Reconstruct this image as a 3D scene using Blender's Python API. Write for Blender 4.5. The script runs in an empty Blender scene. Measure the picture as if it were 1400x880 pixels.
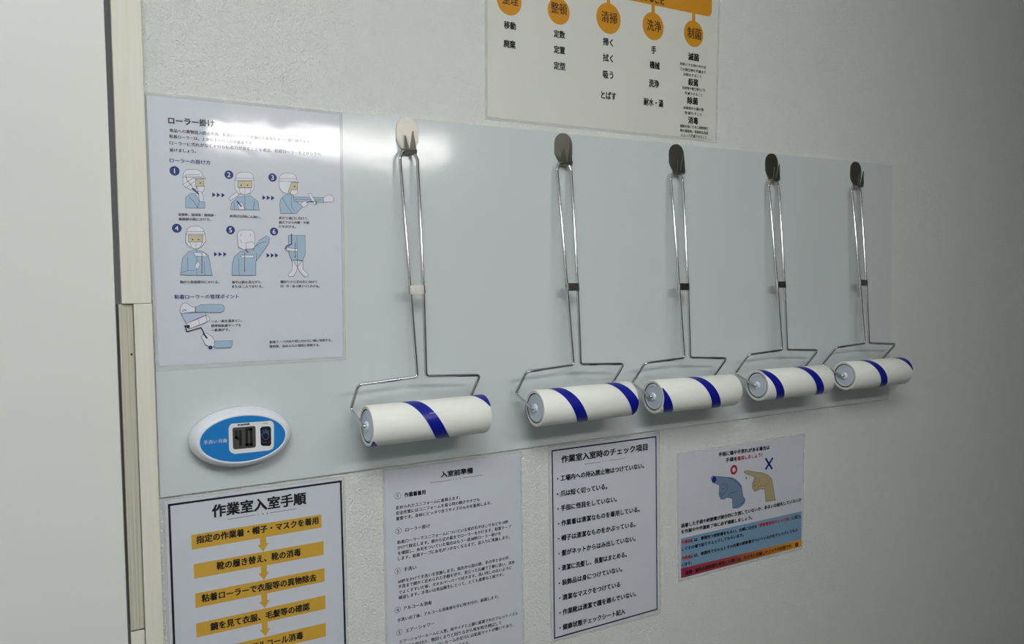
import bpy, math
from mathutils import Vector, Matrix
C = bpy.context.scene
COL = C.collection

# ------------------------------------------------------------------ camera
cam_d = bpy.data.cameras.new('camera'); cam = bpy.data.objects.new('camera', cam_d); COL.objects.link(cam)
YAW, PITCH, ROLL, FPX = 0.527687853, -0.0542766345, -0.0113048462, 1099.97682
fw = Vector((math.sin(YAW)*math.cos(PITCH), math.cos(YAW)*math.cos(PITCH), math.sin(PITCH)))
r0 = Vector((math.cos(YAW), -math.sin(YAW), 0)); u0 = r0.cross(fw)
rt = math.cos(ROLL)*r0 + math.sin(ROLL)*u0; up = -math.sin(ROLL)*r0 + math.cos(ROLL)*u0
M = Matrix((rt, up, -fw)).transposed().to_4x4(); M.translation = Vector((-0.374929, -0.981870, 1.512499))
cam.matrix_world = M
cam_d.sensor_width = 36; cam_d.lens = FPX/1400*36; cam_d.clip_start = .01
C.camera = cam
# ------------------------------------------------------------------ world, exposure
w = bpy.data.worlds.new('world'); C.world = w; w.use_nodes = True
w.node_tree.nodes['Background'].inputs[0].default_value = (.9, .95, 1, 1)
w.node_tree.nodes['Background'].inputs[1].default_value = .15
LAMP_STRENGTH = 21.0
FILL_STRENGTH = 12.0
C.view_settings.view_transform = 'Standard'; C.view_settings.look = 'None'
C.view_settings.exposure = 0.0; C.view_settings.gamma = 1; C.view_settings.use_curve_mapping = False

# ------------------------------------------------------------------ materials
def srgb(r, g, b):
    f = lambda c: (c/255/12.92 if c/255 <= .04045 else ((c/255+.055)/1.055)**2.4)
    return (f(r), f(g), f(b), 1)
MATS = {}
def mat(name, col, rough=.5, metal=0, coat=0, coat_rough=.08, spec=.5):
    m = bpy.data.materials.new(name); m.use_nodes = True; b = m.node_tree.nodes['Principled BSDF']
    b.inputs['Base Color'].default_value = col; b.inputs['Roughness'].default_value = rough
    b.inputs['Metallic'].default_value = metal; b.inputs['Coat Weight'].default_value = coat
    b.inputs['Coat Roughness'].default_value = coat_rough; b.inputs['Specular IOR Level'].default_value = spec
    MATS[name] = m; return m
def bump(m, layers, coat=False):
    """layers: list of (kind, scale, distance)"""
    nt = m.node_tree; b = nt.nodes['Principled BSDF']; tc = nt.nodes.new('ShaderNodeTexCoord'); prev = None
    for kind, sc, dist in layers:
        if kind == 'noise':
            t = nt.nodes.new('ShaderNodeTexNoise'); t.inputs['Scale'].default_value = sc; t.inputs['Detail'].default_value = 3
            out = t.outputs['Fac']
        elif kind == 'warp':
            t = nt.nodes.new('ShaderNodeTexNoise'); t.inputs['Scale'].default_value = sc; t.inputs['Detail'].default_value = 2
            t.inputs['Distortion'].default_value = 1.6; out = t.outputs['Fac']
        else:
            t = nt.nodes.new('ShaderNodeTexVoronoi'); t.feature = 'SMOOTH_F1'; t.inputs['Scale'].default_value = sc; out = t.outputs['Distance']
        nt.links.new(tc.outputs['Object'], t.inputs['Vector'])
        bp = nt.nodes.new('ShaderNodeBump'); bp.inputs['Distance'].default_value = dist; bp.inputs['Strength'].default_value = 1
        nt.links.new(out, bp.inputs['Height'])
        if prev: nt.links.new(prev.outputs[0], bp.inputs['Normal'])
        prev = bp
    nt.links.new(prev.outputs[0], b.inputs['Normal'])
    if coat: nt.links.new(prev.outputs[0], b.inputs['Coat Normal'])
def tint(m, colA, colB, sc, stretch=(1,1,1), detail=4):
    nt = m.node_tree; b = nt.nodes['Principled BSDF']; tc = nt.nodes.new('ShaderNodeTexCoord'); mp = nt.nodes.new('ShaderNodeMapping')
    mp.inputs['Scale'].default_value = stretch; n = nt.nodes.new('ShaderNodeTexNoise'); n.inputs['Scale'].default_value = sc; n.inputs['Detail'].default_value = detail
    cr = nt.nodes.new('ShaderNodeValToRGB'); cr.color_ramp.elements[0].position = .35; cr.color_ramp.elements[1].position = .65
    cr.color_ramp.elements[0].color = colA; cr.color_ramp.elements[1].color = colB
    nt.links.new(tc.outputs['Object'], mp.inputs[0]); nt.links.new(mp.outputs[0], n.inputs['Vector'])
    nt.links.new(n.outputs['Fac'], cr.inputs[0]); nt.links.new(cr.outputs[0], b.inputs['Base Color'])

m = mat('wallpaper', srgb(230,233,228), .55, spec=.35); bump(m, [('warp', 190, .0020), ('noise', 420, .0006)]); tint(m, srgb(229,232,227), srgb(232,234,230), 40)
m = mat('panel_white', srgb(214,221,222), .12, spec=.5); bump(m, [('noise', 330, .00004), ('noise', 9, .0008)])
m = mat('paper_lavender', srgb(216,220,230), .45, coat=1, coat_rough=.07); bump(m, [('noise', 14, .0005), ('noise', 60, .00003)], True)
m = mat('paper_warm', srgb(226,227,220), .45, coat=.8, coat_rough=.15); bump(m, [('noise', 8, .001)], True)
for n, c in dict(ink=(12,12,15), navy=(16,42,120), white=(232,234,244), sleeve=(168,194,218), paleblue=(190,200,225), skin=(210,197,164), darkred=(95,28,38),
                 red=(185,38,42), gold=(218,172,60), gold2=(230,180,40), orange=(216,148,12), brown=(70,40,10), glove=(118,140,170), gloveline=(30,52,110),
                 blueprint=(20,30,130), handtan=(182,168,128), blueband=(128,164,194), lcdframe=(236,238,240), lcd=(74,72,70), black=(12,12,14),
                 paleink=(205,222,240), greyink=(110,110,115), iconblue=(70,110,190)).items():
    mat(n, srgb(*c), .5, coat=1 if n not in('lcd','black') else .2, coat_rough=.08)
m = mat('gradient', srgb(150,40,70), .5, coat=1); nt = m.node_tree; tc = nt.nodes.new('ShaderNodeTexCoord'); sx = nt.nodes.new('ShaderNodeSeparateXYZ')
mr = nt.nodes.new('ShaderNodeMapRange'); mr.inputs[1].default_value = .01; mr.inputs[2].default_value = .29; cr = nt.nodes.new('ShaderNodeValToRGB')
cr.color_ramp.elements[0].color = srgb(160,40,80); cr.color_ramp.elements[1].color = srgb(232,160,28); cr.color_ramp.elements.new(.45).color = srgb(170,80,60)
nt.links.new(tc.outputs['Object'], sx.inputs[0]); nt.links.new(sx.outputs[0], mr.inputs[0]); nt.links.new(mr.outputs[0], cr.inputs[0]); nt.links.new(cr.outputs[0], nt.nodes['Principled BSDF'].inputs[0])
m = bpy.data.materials.new('clear_film'); m.use_nodes = True; nt = m.node_tree; nt.nodes.clear(); MATS['clear_film'] = m
o_ = nt.nodes.new('ShaderNodeOutputMaterial'); mx = nt.nodes.new('ShaderNodeMixShader'); tr = nt.nodes.new('ShaderNodeBsdfTransparent'); pb = nt.nodes.new('ShaderNodeBsdfPrincipled')
pb.inputs['Base Color'].default_value = srgb(236,238,238); pb.inputs['Roughness'].default_value = .1; mx.inputs[0].default_value = .3; tr.inputs[0].default_value = (1,1,1,1)
nt.links.new(tr.outputs[0], mx.inputs[1]); nt.links.new(pb.outputs[0], mx.inputs[2]); nt.links.new(mx.outputs[0], o_.inputs[0])
m = mat('chrome', srgb(205,206,208), .12, 1)
m = mat('clip_metal', srgb(190,188,184), .22, 1)
m = mat('steel_plate', srgb(158,155,148), .36, 1); bump(m, [('noise', 900, .00006)])
m = mat('roll_paper', srgb(244,245,238), .6, spec=.3); tint(m, srgb(243,244,236), srgb(246,247,241), 60, (1,4,4))
m = mat('roll_edge', srgb(214,214,208), .7)
m = mat('stripe_blue', srgb(12,22,150), .35); bump(m, [('noise', 700, .0001)])
m = mat('cap_grey', srgb(200,208,220), .35)
m = mat('cap_hub', srgb(225,230,238), .3)
m = mat('core_shade', srgb(48,46,42), .8)  # dark cardboard tone, with the shade of the end-cap gap painted in
m = mat('casing_beige', srgb(234,230,216), .4); tint(m, srgb(231,227,212), srgb(237,233,221), 8, (30,30,1))
m = mat('jamb_grain', srgb(205,200,184), .45); tint(m, srgb(186,180,160), srgb(212,208,194), 6, (110,30,.5), 3)
m = mat('door_white', srgb(235,235,230), .35)
m = mat('timer_white', srgb(236,238,246), .22, coat=.5)
m = mat('timer_blue', srgb(30,130,208), .3, coat=.4)
m = mat('ceiling_white', srgb(225,225,220), .8)
m = mat('floor_vinyl', srgb(100,104,102), .4); tint(m, srgb(92,97,95), srgb(106,110,107), 12)
m = mat('opposite_paper', srgb(128,130,130), .8)
m = mat('fixture_white', srgb(230,230,230), .4)
for n, st, ec in (('lamp_glow', LAMP_STRENGTH, (1, .985, .955, 1)), ('fill_glow', FILL_STRENGTH, (.97, 1, 1.0, 1))):
    m = mat(n, (.6,.6,.6,1), .5); b = m.node_tree.nodes['Principled BSDF']; b.inputs['Emission Color'].default_value = ec; b.inputs['Emission Strength'].default_value = st

# ------------------------------------------------------------------ builders
def link(name, verts, faces, mats, parent=None, mi=None, smooth=False):
    me = bpy.data.meshes.new(name); me.from_pydata([tuple(v) for v in verts], [], faces)
    for q in (mats if isinstance(mats, (list, tuple)) else [mats]): me.materials.append(MATS[q])
    if mi:
        for p, k in zip(me.polygons, mi): p.material_index = k
    if smooth: me.shade_smooth() if smooth is True else me.polygons.foreach_set('use_smooth', smooth)
    me.update(); o = bpy.data.objects.new(name, me); COL.objects.link(o)
    if parent: o.parent = parent
    return o
def thing(name, label, cat, loc, group=None):
    o = bpy.data.objects.new(name, None); COL.objects.link(o); o.location = loc; o.empty_display_size = .02
    o['label'] = label; o['category'] = cat
    if group: o['group'] = group
    return o
def tag(o, label, cat, group=None):
    o['label'] = label; o['category'] = cat
    if group: o['group'] = group
    return o
def box_geo(x0, x1, y0, y1, z0, z1, bev=0):
    import bmesh
    bm = bmesh.new(); bmesh.ops.create_cube(bm, size=1)
    for v in bm.verts: v.co = Vector(((x0+x1)/2+v.co.x*(x1-x0), (y0+y1)/2+v.co.y*(y1-y0), (z0+z1)/2+v.co.z*(z1-z0)))
    if bev: bmesh.ops.bevel(bm, geom=bm.edges[:], offset=bev, segments=2, profile=.6, affect='EDGES')
    vs = [v.co.copy() for v in bm.verts]; bm.verts.index_update(); fs = [[v.index for v in f.verts] for f in bm.faces]; bm.free(); return vs, fs
def box(name, x0, x1, y0, y1, z0, z1, m, parent=None, bev=0):
    v, f = box_geo(x0, x1, y0, y1, z0, z1, bev); return link(name, v, f, m, parent)
def struct(o): o['kind'] = 'structure'; return o
def plate_geo(pts, y0, y1):
    """closed outline in x,z (any order) extruded from y0 (front, nearer the viewer) to y1"""
    n = len(pts); a = sum(pts[i][0]*pts[(i+1) % n][1]-pts[(i+1) % n][0]*pts[i][1] for i in range(n))
    if a < 0: pts = pts[::-1]
    v = [(x, y0, z) for x, z in pts]+[(x, y1, z) for x, z in pts]
    f = [list(range(n)), list(range(2*n-1, n-1, -1))]+[[i, n+i, n+(i+1) % n, (i+1) % n] for i in range(n)]
    return v, f
def fillet(path, r, seg=6):
    out = [Vector(path[0])]
    for i in range(1, len(path)-1):
        p, a, b = Vector(path[i]), Vector(path[i-1]), Vector(path[i+1]); rr = r[i] if isinstance(r, (list, tuple)) else r
        da, db = (a-p).normalized(), (b-p).normalized(); ang = da.angle(db); t = rr/math.tan(ang/2); t = min(t, (a-p).length*.48, (b-p).length*.48); rr = t*math.tan(ang/2)
        c = p+(da+db).normalized()*(rr/math.sin(ang/2)); s, e = p+da*t-c, p+db*t-c
        th = math.pi-ang; sn = math.sin(th)
        for k in range(seg+1): q = k/seg; out.append(c+(s*math.sin((1-q)*th)+e*math.sin(q*th))/sn)
    out.append(Vector(path[-1])); return out
def tube_geo(path, r, n=12, closed=False):
    P = [Vector(p) for p in path]; N = len(P); V = []; F = []; nrm = None
    for i in range(N):
        t = ((P[(i+1) % N] if (closed or i < N-1) else P[i])-(P[i-1] if (closed or i > 0) else P[i])).normalized()
        if nrm is None: nrm = t.orthogonal().normalized()
        nrm = (nrm-t*nrm.dot(t)).normalized(); bn = t.cross(nrm)
        for k in range(n): a = 2*math.pi*k/n; V.append(P[i]+(nrm*math.cos(a)+bn*math.sin(a))*r)
    for i in range(N if closed else N-1):
        for k in range(n): F.append([i*n+k, i*n+(k+1) % n, ((i+1) % N)*n+(k+1) % n, ((i+1) % N)*n+k])
    if not closed: F.append(list(range(n))[::-1]); F.append([(N-1)*n+k for k in range(n)])
    return V, F
def lathe_x(prof, n=48):
    """prof: closed list of (x, r)"""
    V = []; F = []; m_ = len(prof)
    for x, r in prof:
        for k in range(n): a = 2*math.pi*k/n; V.append((x, r*math.cos(a), r*math.sin(a)))
    for i in range(m_-1):
        for k in range(n): F.append([i*n+k, i*n+(k+1) % n, (i+1)*n+(k+1) % n, (i+1)*n+k])
    return V, F
def join(*geos):
    V = []; F = []
    for v, f in geos: o = len(V); V += list(v); F += [[i+o for i in q] for q in f]
    return V, F

# ------------------------------------------------------------------ print on posters
def text_mesh(body, bold):
    c = bpy.data.curves.new('t', 'FONT'); c.body = body; c.size = 1; c.resolution_u = 2; c.fill_mode = 'FRONT'
    o = bpy.data.objects.new('t', c); COL.objects.link(o); bpy.context.view_layer.update()
    me = bpy.data.meshes.new_from_object(o.evaluated_get(bpy.context.evaluated_depsgraph_get()))
    V = [v.co.copy() for v in me.vertices]; F = [list(p.vertices) for p in me.polygons]
    bpy.data.objects.remove(o); bpy.data.curves.remove(c); bpy.data.meshes.remove(me); return V, F
def lettering(body, A, B, h, bold, y, col, parent, name='lettering'):
    V, F = text_mesh(body, bold); x0 = min(v.x for v in V); x1 = max(v.x for v in V); z0 = min(v.y for v in V); z1 = max(v.y for v in V)
    wd = B[0]-A[0]; sx = wd/(x1-x0); sz = (h/(z1-z0)) if h else sx
    if len(body) == 1 and body.isascii(): mid = (A[0]+B[0])/2; sx = sz; hw = (x1-x0)*sx/2; A = (mid-hw, A[1]); B = (mid+hw, B[1]); wd = B[0]-A[0]
    sl = (B[1]-A[1])/wd; za = A[1]
    if abs(sl) > .02: za = (A[1]+B[1])/2; sl = 0
    P = [((A[0]+(v.x-x0)*sx)/1000, y, (za+(v.y-z0)*sz+sl*(v.x-x0)*sx)/1000) for v in V]
    n0 = len(P); F0 = list(F); wx = abs(sx)/1000; d_ = (0, .02, .034)[bold]     # heavier weight: strokes thickened sideways and up
    for k, (ox, oz) in enumerate(((), ((-1, 0), (1, 0)), ((-1, .7), (1, .7), (-1, -.7), (1, -.7)))[bold]):
        P += [(p[0]+ox*d_*wx, p[1]-2e-6*(k+1), p[2]+oz*d_*wx) for p in P[:n0]]; F0 += [[q+n0*(k+1) for q in f] for f in F]
    F = F0
    return link(name, P, F, col, parent)
def stroke(pts, wd, y):
    V = []; F = []
    for a, b in zip(pts, pts[1:]):
        dx, dz = b[0]-a[0], b[1]-a[1]; L = math.hypot(dx, dz) or 1; tx, tz = dx/L*wd/2, dz/L*wd/2; i = len(V)
        for sx, sz in ((-tx+tz, -tz-tx), (tx+tz, tz-tx), (tx-tz, tz+tx), (-tx-tz, -tz+tx)):
            q = a if len(V)-i in (0, 3) else b; V.append(((q[0]+sx)/1000, y, (q[1]+sz)/1000))
        F.append([i, i+1, i+2, i+3])
    return V, F
def disc_geo(c, r, ring, y):
    n = 28; o = [((c[0]+r*math.cos(2*math.pi*k/n))/1000, y, (c[1]+r*math.sin(2*math.pi*k/n))/1000) for k in range(n)]
    if not ring: return o, [list(range(n))]
    s = (r-ring)/r; i_ = [((c[0]+r*s*math.cos(2*math.pi*k/n))/1000, y, (c[1]+r*s*math.sin(2*math.pi*k/n))/1000) for k in range(n)]
    return o+i_, [[k, (k+1) % n, n+(k+1) % n, n+k] for k in range(n)]
def run_items(items, root, ybase):
    group = None; k = 0; GV, GF, GM, mats = [], [], [], []
    def flush():
        nonlocal GV, GF, GM, mats
        if GV: link(group, GV, GF, mats, root, GM)
        GV, GF, GM, mats = [], [], [], []
    for it in items:
        k += 1; y = ybase-1.5e-5*k/3
        if it[0] == 'g': flush(); group = it[1]; continue
        if it[0] == 't': lettering(it[1], it[2], it[3], it[6], it[5], ybase-.0004, it[4], root, it[7]); continue
        if it[0] == 'f': col, nm = it[1], it[3]; g = ([(p[0]/1000, y, p[1]/1000) for p in it[2]], [list(range(len(it[2])))])
        elif it[0] == 'l': col, nm = it[1], it[4]; g = stroke(it[3], it[2], y)
        else: col, nm = it[1], it[5]; g = disc_geo(it[2], it[3], it[4], y)
        if nm or not group: link(nm or 'print_mark', g[0], g[1], col, root)
        else:
            if col not in mats: mats.append(col)
            o = len(GV); GV += list(g[0]); GF += [[i+o for i in q] for q in g[1]]; GM += [mats.index(col)]*len(g[1])
    flush()
def inset(q, d):
    cx = sum(p[0] for p in q)/4; cz = sum(p[1] for p in q)/4
    return [(p[0]+(d if p[0] < cx else -d), p[1]+(d if p[1] < cz else -d)) for p in q]
def poster(key, name, label, cat, paper='paper_lavender', margin=3.0):
    d = PRINT[key]; root = thing(name, label, cat, d['origin'], 'laminated notices on the wall')
    film = d['film']; q = d['paper'] or inset(film, margin); mm = lambda L: [(x/1000, z/1000) for x, z in L]
    v, f = plate_geo(mm(q), -.00045, -.00002); link('paper_sheet', v, f, paper, root)
    a, b = mm(film), mm(q); geos = []
    for i in range(4):
        j = (i+1) % 4; geos.append(plate_geo([a[i], a[j], b[j], b[i]], -.0004, -.00002))
    v, f = join(*geos); link('film_margin', v, f, 'clear_film', root)
    run_items(d['items'], root, -.0005)
    return root
# ------------------------------------------------------------------ printed matter (millimetres on each sheet)
PRINT = {
 'A': dict(origin=(-0.2714,0,1.7244), film=[[-0.0, -0.2], [227.5, -3.2], [225.0, -312.7], [3.6, -312.0]], paper=[[3.9, -5.2], [223.5, -6.7], [221.0, -308.3], [7.0, -306.5]], items=[
  ('t','ローラー掛け',[25.6,-34.7],[74.4,-34.3],'ink',2,0,'title'),
  ('t','食品への異物混入防止の為、粘着ローラーで衣服の毛髪等をすべて取り除きます。',[26.2,-43.8],[186.7,-45.1],'ink',1,0,'lettering'),
  ('t','粘着ローラーは、上から下へ行うのが基本です。',[26,-50.4],[117.9,-51.6],'ink',1,0,'lettering'),
  ('t','ローラーに汚れがなく十分な粘着力があることを確認、粘着ローラーを上から下へ',[26,-58],[198.5,-59.2],'ink',1,0,'lettering'),
  ('t','掛けましょう。',[26,-65.8],[53.7,-65.3],'ink',1,0,'lettering'),
  ('t','ローラーの掛け方',[25.6,-77.7],[69.1,-77.8],'navy',1,0,'title'),
  ('d','navy',[30.3,-86.8],5.3,0,'number_badge'),
  ('t','1',[28.7,-89.6],[31.7,-89.5],'white',1,5.4,'lettering'),
  ('d','navy',[89.1,-87.9],5,0,'number_badge'),
  ('t','2',[87.5,-90.8],[90.6,-90.6],'white',1,5.6,'lettering'),
  ('d','navy',[139.3,-88.5],5,0,'number_badge'),
  ('t','3',[137.5,-91.5],[140.8,-91.3],'white',1,5.8,'lettering'),
  ('f','navy',[[70.1,-109.1],[73.9,-111.8],[69.9,-114.7]],'arrow_mark'),
  ('f','navy',[[75.1,-109.1],[78.9,-111.8],[74.9,-114.7]],'arrow_mark'),
  ('f','navy',[[80.3,-109.1],[84.1,-111.7],[80.1,-114.7]],'arrow_mark'),
  ('f','navy',[[126.8,-110],[130.8,-112.7],[126.6,-115.7]],'arrow_mark'),
  ('f','navy',[[131.9,-109.9],[135.9,-112.7],[131.7,-115.7]],'arrow_mark'),
  ('f','navy',[[137,-109.9],[141.1,-112.7],[136.9,-115.8]],'arrow_mark'),
  ('f','navy',[[70,-177.5],[73.6,-180.2],[69.9,-183]],'arrow_mark'),
  ('f','navy',[[75.1,-177.5],[78.7,-180.2],[74.9,-183]],'arrow_mark'),
  ('f','navy',[[80.4,-177.4],[84,-180.2],[80.2,-183]],'arrow_mark'),
  ('f','navy',[[129.8,-178.4],[133.6,-181.2],[129.6,-184.1]],'arrow_mark'),
  ('f','navy',[[134.8,-178.4],[138.6,-181.2],[134.6,-184.1]],'arrow_mark'),
  ('f','navy',[[139.7,-178.4],[143.6,-181.2],[139.6,-184.1]],'arrow_mark'),
  ('g',None),
  ('d','navy',[30.6,-151.1],5.1,0,'number_badge'),
  ('t','4',[28.9,-153.8],[32,-153.8],'white',1,5.3,'lettering'),
  ('d','navy',[89.1,-152],4.9,0,'number_badge'),
  ('t','5',[87.4,-154.8],[90.7,-154.8],'white',1,5.5,'lettering'),
  ('d','navy',[139.3,-152.7],4.8,0,'number_badge'),
  ('t','6',[137.5,-155.6],[141,-155.6],'white',1,5.7,'lettering'),
  ('t','着帽後、頭頂部・側頭部・',[32.6,-137.1],[72.9,-136.9],'ink',1,0,'lettering'),
  ('t','後頭部の順にかける。',[32.8,-142.4],[67.6,-141.9],'ink',1,0,'lettering'),
  ('t','肩周辺は特に入念に。',[88.6,-137.3],[124,-137.7],'ink',1,0,'lettering'),
  ('t','肩から袖口に向けて、',[145.5,-138],[181.3,-137.7],'ink',1,0,'lettering'),
  ('t','腕の下から内側・外側',[145.4,-143.3],[181.8,-142.9],'ink',1,0,'lettering'),
  ('t','にもかける。',[145.4,-148.1],[165.7,-148.1],'ink',1,0,'lettering'),
  ('t','胸から前面部分にかける。',[32.1,-213.6],[74.5,-214.2],'ink',1,0,'lettering'),
  ('t','背中は鏡を見ながら、',[88.9,-214.6],[123.4,-214.6],'ink',1,0,'lettering'),
  ('t','または二人でかける。',[88.8,-219.5],[124.4,-220.1],'ink',1,0,'lettering'),
  ('t','腰回りから足の先に向けて',[145.4,-214.9],[190.5,-215.3],'ink',1,0,'lettering'),
  ('t','内・外・後ろ側すべてかける。',[145.3,-219.9],[193,-220.7],'ink',1,0,'lettering'),
  ('t','粘着ローラーの管理ポイント',[25.6,-231.1],[96.1,-232.2],'navy',1,0,'title'),
  ('t','一人一枚を基本とし、',[64.3,-259],[99.6,-260.3],'ink',1,0,'lettering'),
  ('t','使用後粘着テープを',[64.1,-264.7],[97.7,-265.3],'ink',1,0,'lettering'),
  ('t','一枚剥がす。',[64,-269.5],[84.8,-270.4],'ink',1,0,'lettering'),
  ('t','粘着テープが床や壁に付かない様に保管する。',[130.3,-287],[207.4,-288.2],'ink',1,0,'lettering'),
  ('t','使用後、決められた場所に保管する。',[130.1,-292.3],[191.7,-293.4],'ink',1,0,'lettering'),
  ('g','illustration'),
  ('f','sleeve',[[40.7,-127.8],[41,-116.2],[46.7,-111],[51.3,-111.3],[55.7,-120.1],[61.7,-120.7],[61.5,-127.5]],None),
  ('l','ink',0.35,[[40.7,-127.8],[41,-116.2],[46.7,-111],[51.3,-111.3],[55.7,-120.1],[61.7,-120.7],[61.5,-127.5],[40.7,-127.8]],None),
  ('l','ink',0.35,[[44.8,-115.6],[49.8,-120.3],[53.4,-126.9],[55.7,-120.1]],None),
  ('f','white',[[38.8,-93.2],[38.7,-101.2],[41.4,-105],[48.5,-107.4],[52.8,-105.8],[52.7,-95.1],[51.5,-92.9]],None),
  ('l','ink',0.35,[[38.8,-93.2],[38.7,-101.2],[41.4,-105],[48.5,-107.4],[52.8,-105.8],[52.7,-95.1],[51.5,-92.9],[38.8,-93.2]],None),
  ('f','skin',[[53.1,-94.6],[60.8,-94.2],[61.2,-102.3],[58,-103.1],[51.6,-103.2]],None),
  ('l','ink',0.35,[[53.1,-94.6],[60.8,-94.2],[61.2,-102.3],[58,-103.1],[51.6,-103.2],[53.1,-94.6]],None),
  ('d','ink',[57.4,-98.9],0.8,0,None),
  ('f','white',[[38.6,-93.6],[39.6,-88.7],[42,-85.4],[45,-84.2],[54.3,-83.7],[58.1,-85.7],[59.9,-89.8],[63.4,-94.1],[60,-93.1]],None),
  ('l','ink',0.35,[[38.6,-93.6],[39.6,-88.7],[42,-85.4],[45,-84.2],[54.3,-83.7],[58.1,-85.7],[59.9,-89.8],[63.4,-94.1],[60,-93.1],[38.6,-93.6]],None),
  ('l','ink',0.35,[[43.5,-90.2],[57.5,-89.5]],None),
  ('l','ink',0.35,[[39.7,-92.2],[60,-91.6]],None),
  ('f','white',[[53.7,-103.1],[61.8,-102.7],[61.3,-106.4],[58.6,-110.1],[54.4,-108.5]],None),
  ('l','ink',0.35,[[53.7,-103.1],[61.8,-102.7],[61.3,-106.4],[58.6,-110.1],[54.4,-108.5],[53.7,-103.1]],None),
  ('f','white',[[38.6,-101.6],[50.6,-93.4],[53.1,-96],[41.8,-105]],None),
  ('l','ink',0.35,[[38.6,-101.6],[50.6,-93.4],[53.1,-96],[41.8,-105],[38.6,-101.6]],None),
  ('l','darkred',0.5,[[41.9,-89.9],[42.5,-95.6],[48.6,-103.4]],None),
  ('f','white',[[54,-108.5],[57.8,-108.8],[60.2,-113.6],[60,-120.4],[55.7,-120.1],[55.1,-112.9]],None),
  ('l','ink',0.35,[[54,-108.5],[57.8,-108.8],[60.2,-113.6],[60,-120.4],[55.7,-120.1],[55.1,-112.9],[54,-108.5]],None),
  ('l','navy',1.6,[[49,-105.6],[54.7,-111.1]],None),
  ('g','illustration'),
  ('f','sleeve',[[89.9,-128.3],[90.9,-120.8],[98.6,-113.4],[112.6,-111.2],[121.5,-117.6],[122.6,-127.8]],None),
  ('l','ink',0.35,[[89.9,-128.3],[90.9,-120.8],[98.6,-113.4],[112.6,-111.2],[121.5,-117.6],[122.6,-127.8],[89.9,-128.3]],None),
  ('l','ink',0.35,[[106.6,-111.4],[106.1,-127.8]],None),
  ('l','ink',0.35,[[117.5,-116.3],[115.8,-127.5]],None),
  ('l','ink',0.35,[[93.5,-119.7],[94.6,-128.1]],None),
  ('f','white',[[95.6,-93.6],[95.3,-103.4],[99.1,-109.7],[112.7,-109.1],[117.3,-102.3],[117.5,-92.5]],None),
  ('l','ink',0.35,[[95.6,-93.6],[95.3,-103.4],[99.1,-109.7],[112.7,-109.1],[117.3,-102.3],[117.5,-92.5],[95.6,-93.6]],None),
  ('f','skin',[[98.7,-94.7],[115.1,-93.9],[114.9,-101.8],[98.5,-102.2]],None),
  ('l','ink',0.35,[[98.7,-94.7],[115.1,-93.9],[114.9,-101.8],[98.5,-102.2],[98.7,-94.7]],None),
  ('d','ink',[102.6,-99.4],0.8,0,None),
  ('d','ink',[109.9,-99],0.8,0,None),
  ('f','white',[[96.4,-94.2],[97.3,-88.1],[99.8,-85.3],[103.4,-84.1],[112.4,-83.8],[116.3,-86],[117.5,-93.1]],None),
  ('l','ink',0.35,[[96.4,-94.2],[97.3,-88.1],[99.8,-85.3],[103.4,-84.1],[112.4,-83.8],[116.3,-86],[117.5,-93.1],[96.4,-94.2]],None),
  ('l','ink',0.35,[[96.7,-91.5],[117.6,-90.7]],None),
  ('f','white',[[99.9,-102.5],[113.9,-102.1],[112.3,-108.3],[106.6,-110.4],[101.1,-108.8]],None),
  ('l','ink',0.35,[[99.9,-102.5],[113.9,-102.1],[112.3,-108.3],[106.6,-110.4],[101.1,-108.8],[99.9,-102.5]],None),
  ('l','ink',0.25,[[106.8,-102.2],[106.6,-110.4]],None),
  ('f','white',[[88.1,-114.8],[97.8,-107.3],[99.6,-111.3],[89.6,-117.8]],None),
  ('l','ink',0.35,[[88.1,-114.8],[97.8,-107.3],[99.6,-111.3],[89.6,-117.8],[88.1,-114.8]],None),
  ('f','white',[[97.9,-121.9],[102.8,-118.9],[106.1,-127.8],[99.2,-128]],None),
  ('l','ink',0.35,[[97.9,-121.9],[102.8,-118.9],[106.1,-127.8],[99.2,-128],[97.9,-121.9]],None),
  ('l','navy',1.4,[[97.5,-118.5],[101.9,-123.8]],None),
  ('g','illustration'),
  ('f','sleeve',[[147.9,-130.8],[146.9,-120.8],[147.9,-114.5],[151.5,-110.2],[156.9,-107.4],[163.2,-108],[167.2,-115.9],[172.4,-119.9],[176.3,-120.2],[166.8,-130.2]],None),
  ('l','ink',0.35,[[147.9,-130.8],[146.9,-120.8],[147.9,-114.5],[151.5,-110.2],[156.9,-107.4],[163.2,-108],[167.2,-115.9],[172.4,-119.9],[176.3,-120.2],[166.8,-130.2],[147.9,-130.8]],None),
  ('l','ink',0.35,[[150.4,-112.3],[154.4,-120.5],[159.1,-126.7],[161.5,-130.4]],None),
  ('l','ink',0.35,[[161,-108.7],[161.1,-122.4],[164.8,-127.5]],None),
  ('f','sleeve',[[163.1,-110.3],[200.9,-109.6],[201.2,-115.6],[165.1,-116.1]],None),
  ('l','ink',0.35,[[163.1,-110.3],[200.9,-109.6],[201.2,-115.6],[165.1,-116.1],[163.1,-110.3]],None),
  ('l','ink',0.35,[[165.1,-113.2],[200.8,-112.6]],None),
  ('f','white',[[200.8,-110.1],[205.3,-106.9],[209.8,-106.3],[214.1,-109.8],[212.9,-114.8],[200.7,-115.2]],None),
  ('l','ink',0.35,[[200.8,-110.1],[205.3,-106.9],[209.8,-106.3],[214.1,-109.8],[212.9,-114.8],[200.7,-115.2],[200.8,-110.1]],None),
  ('f','white',[[146.8,-92],[146.6,-100],[150.6,-105.4],[157.9,-107.2],[161.2,-101.4],[162.5,-92.3]],None),
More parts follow.
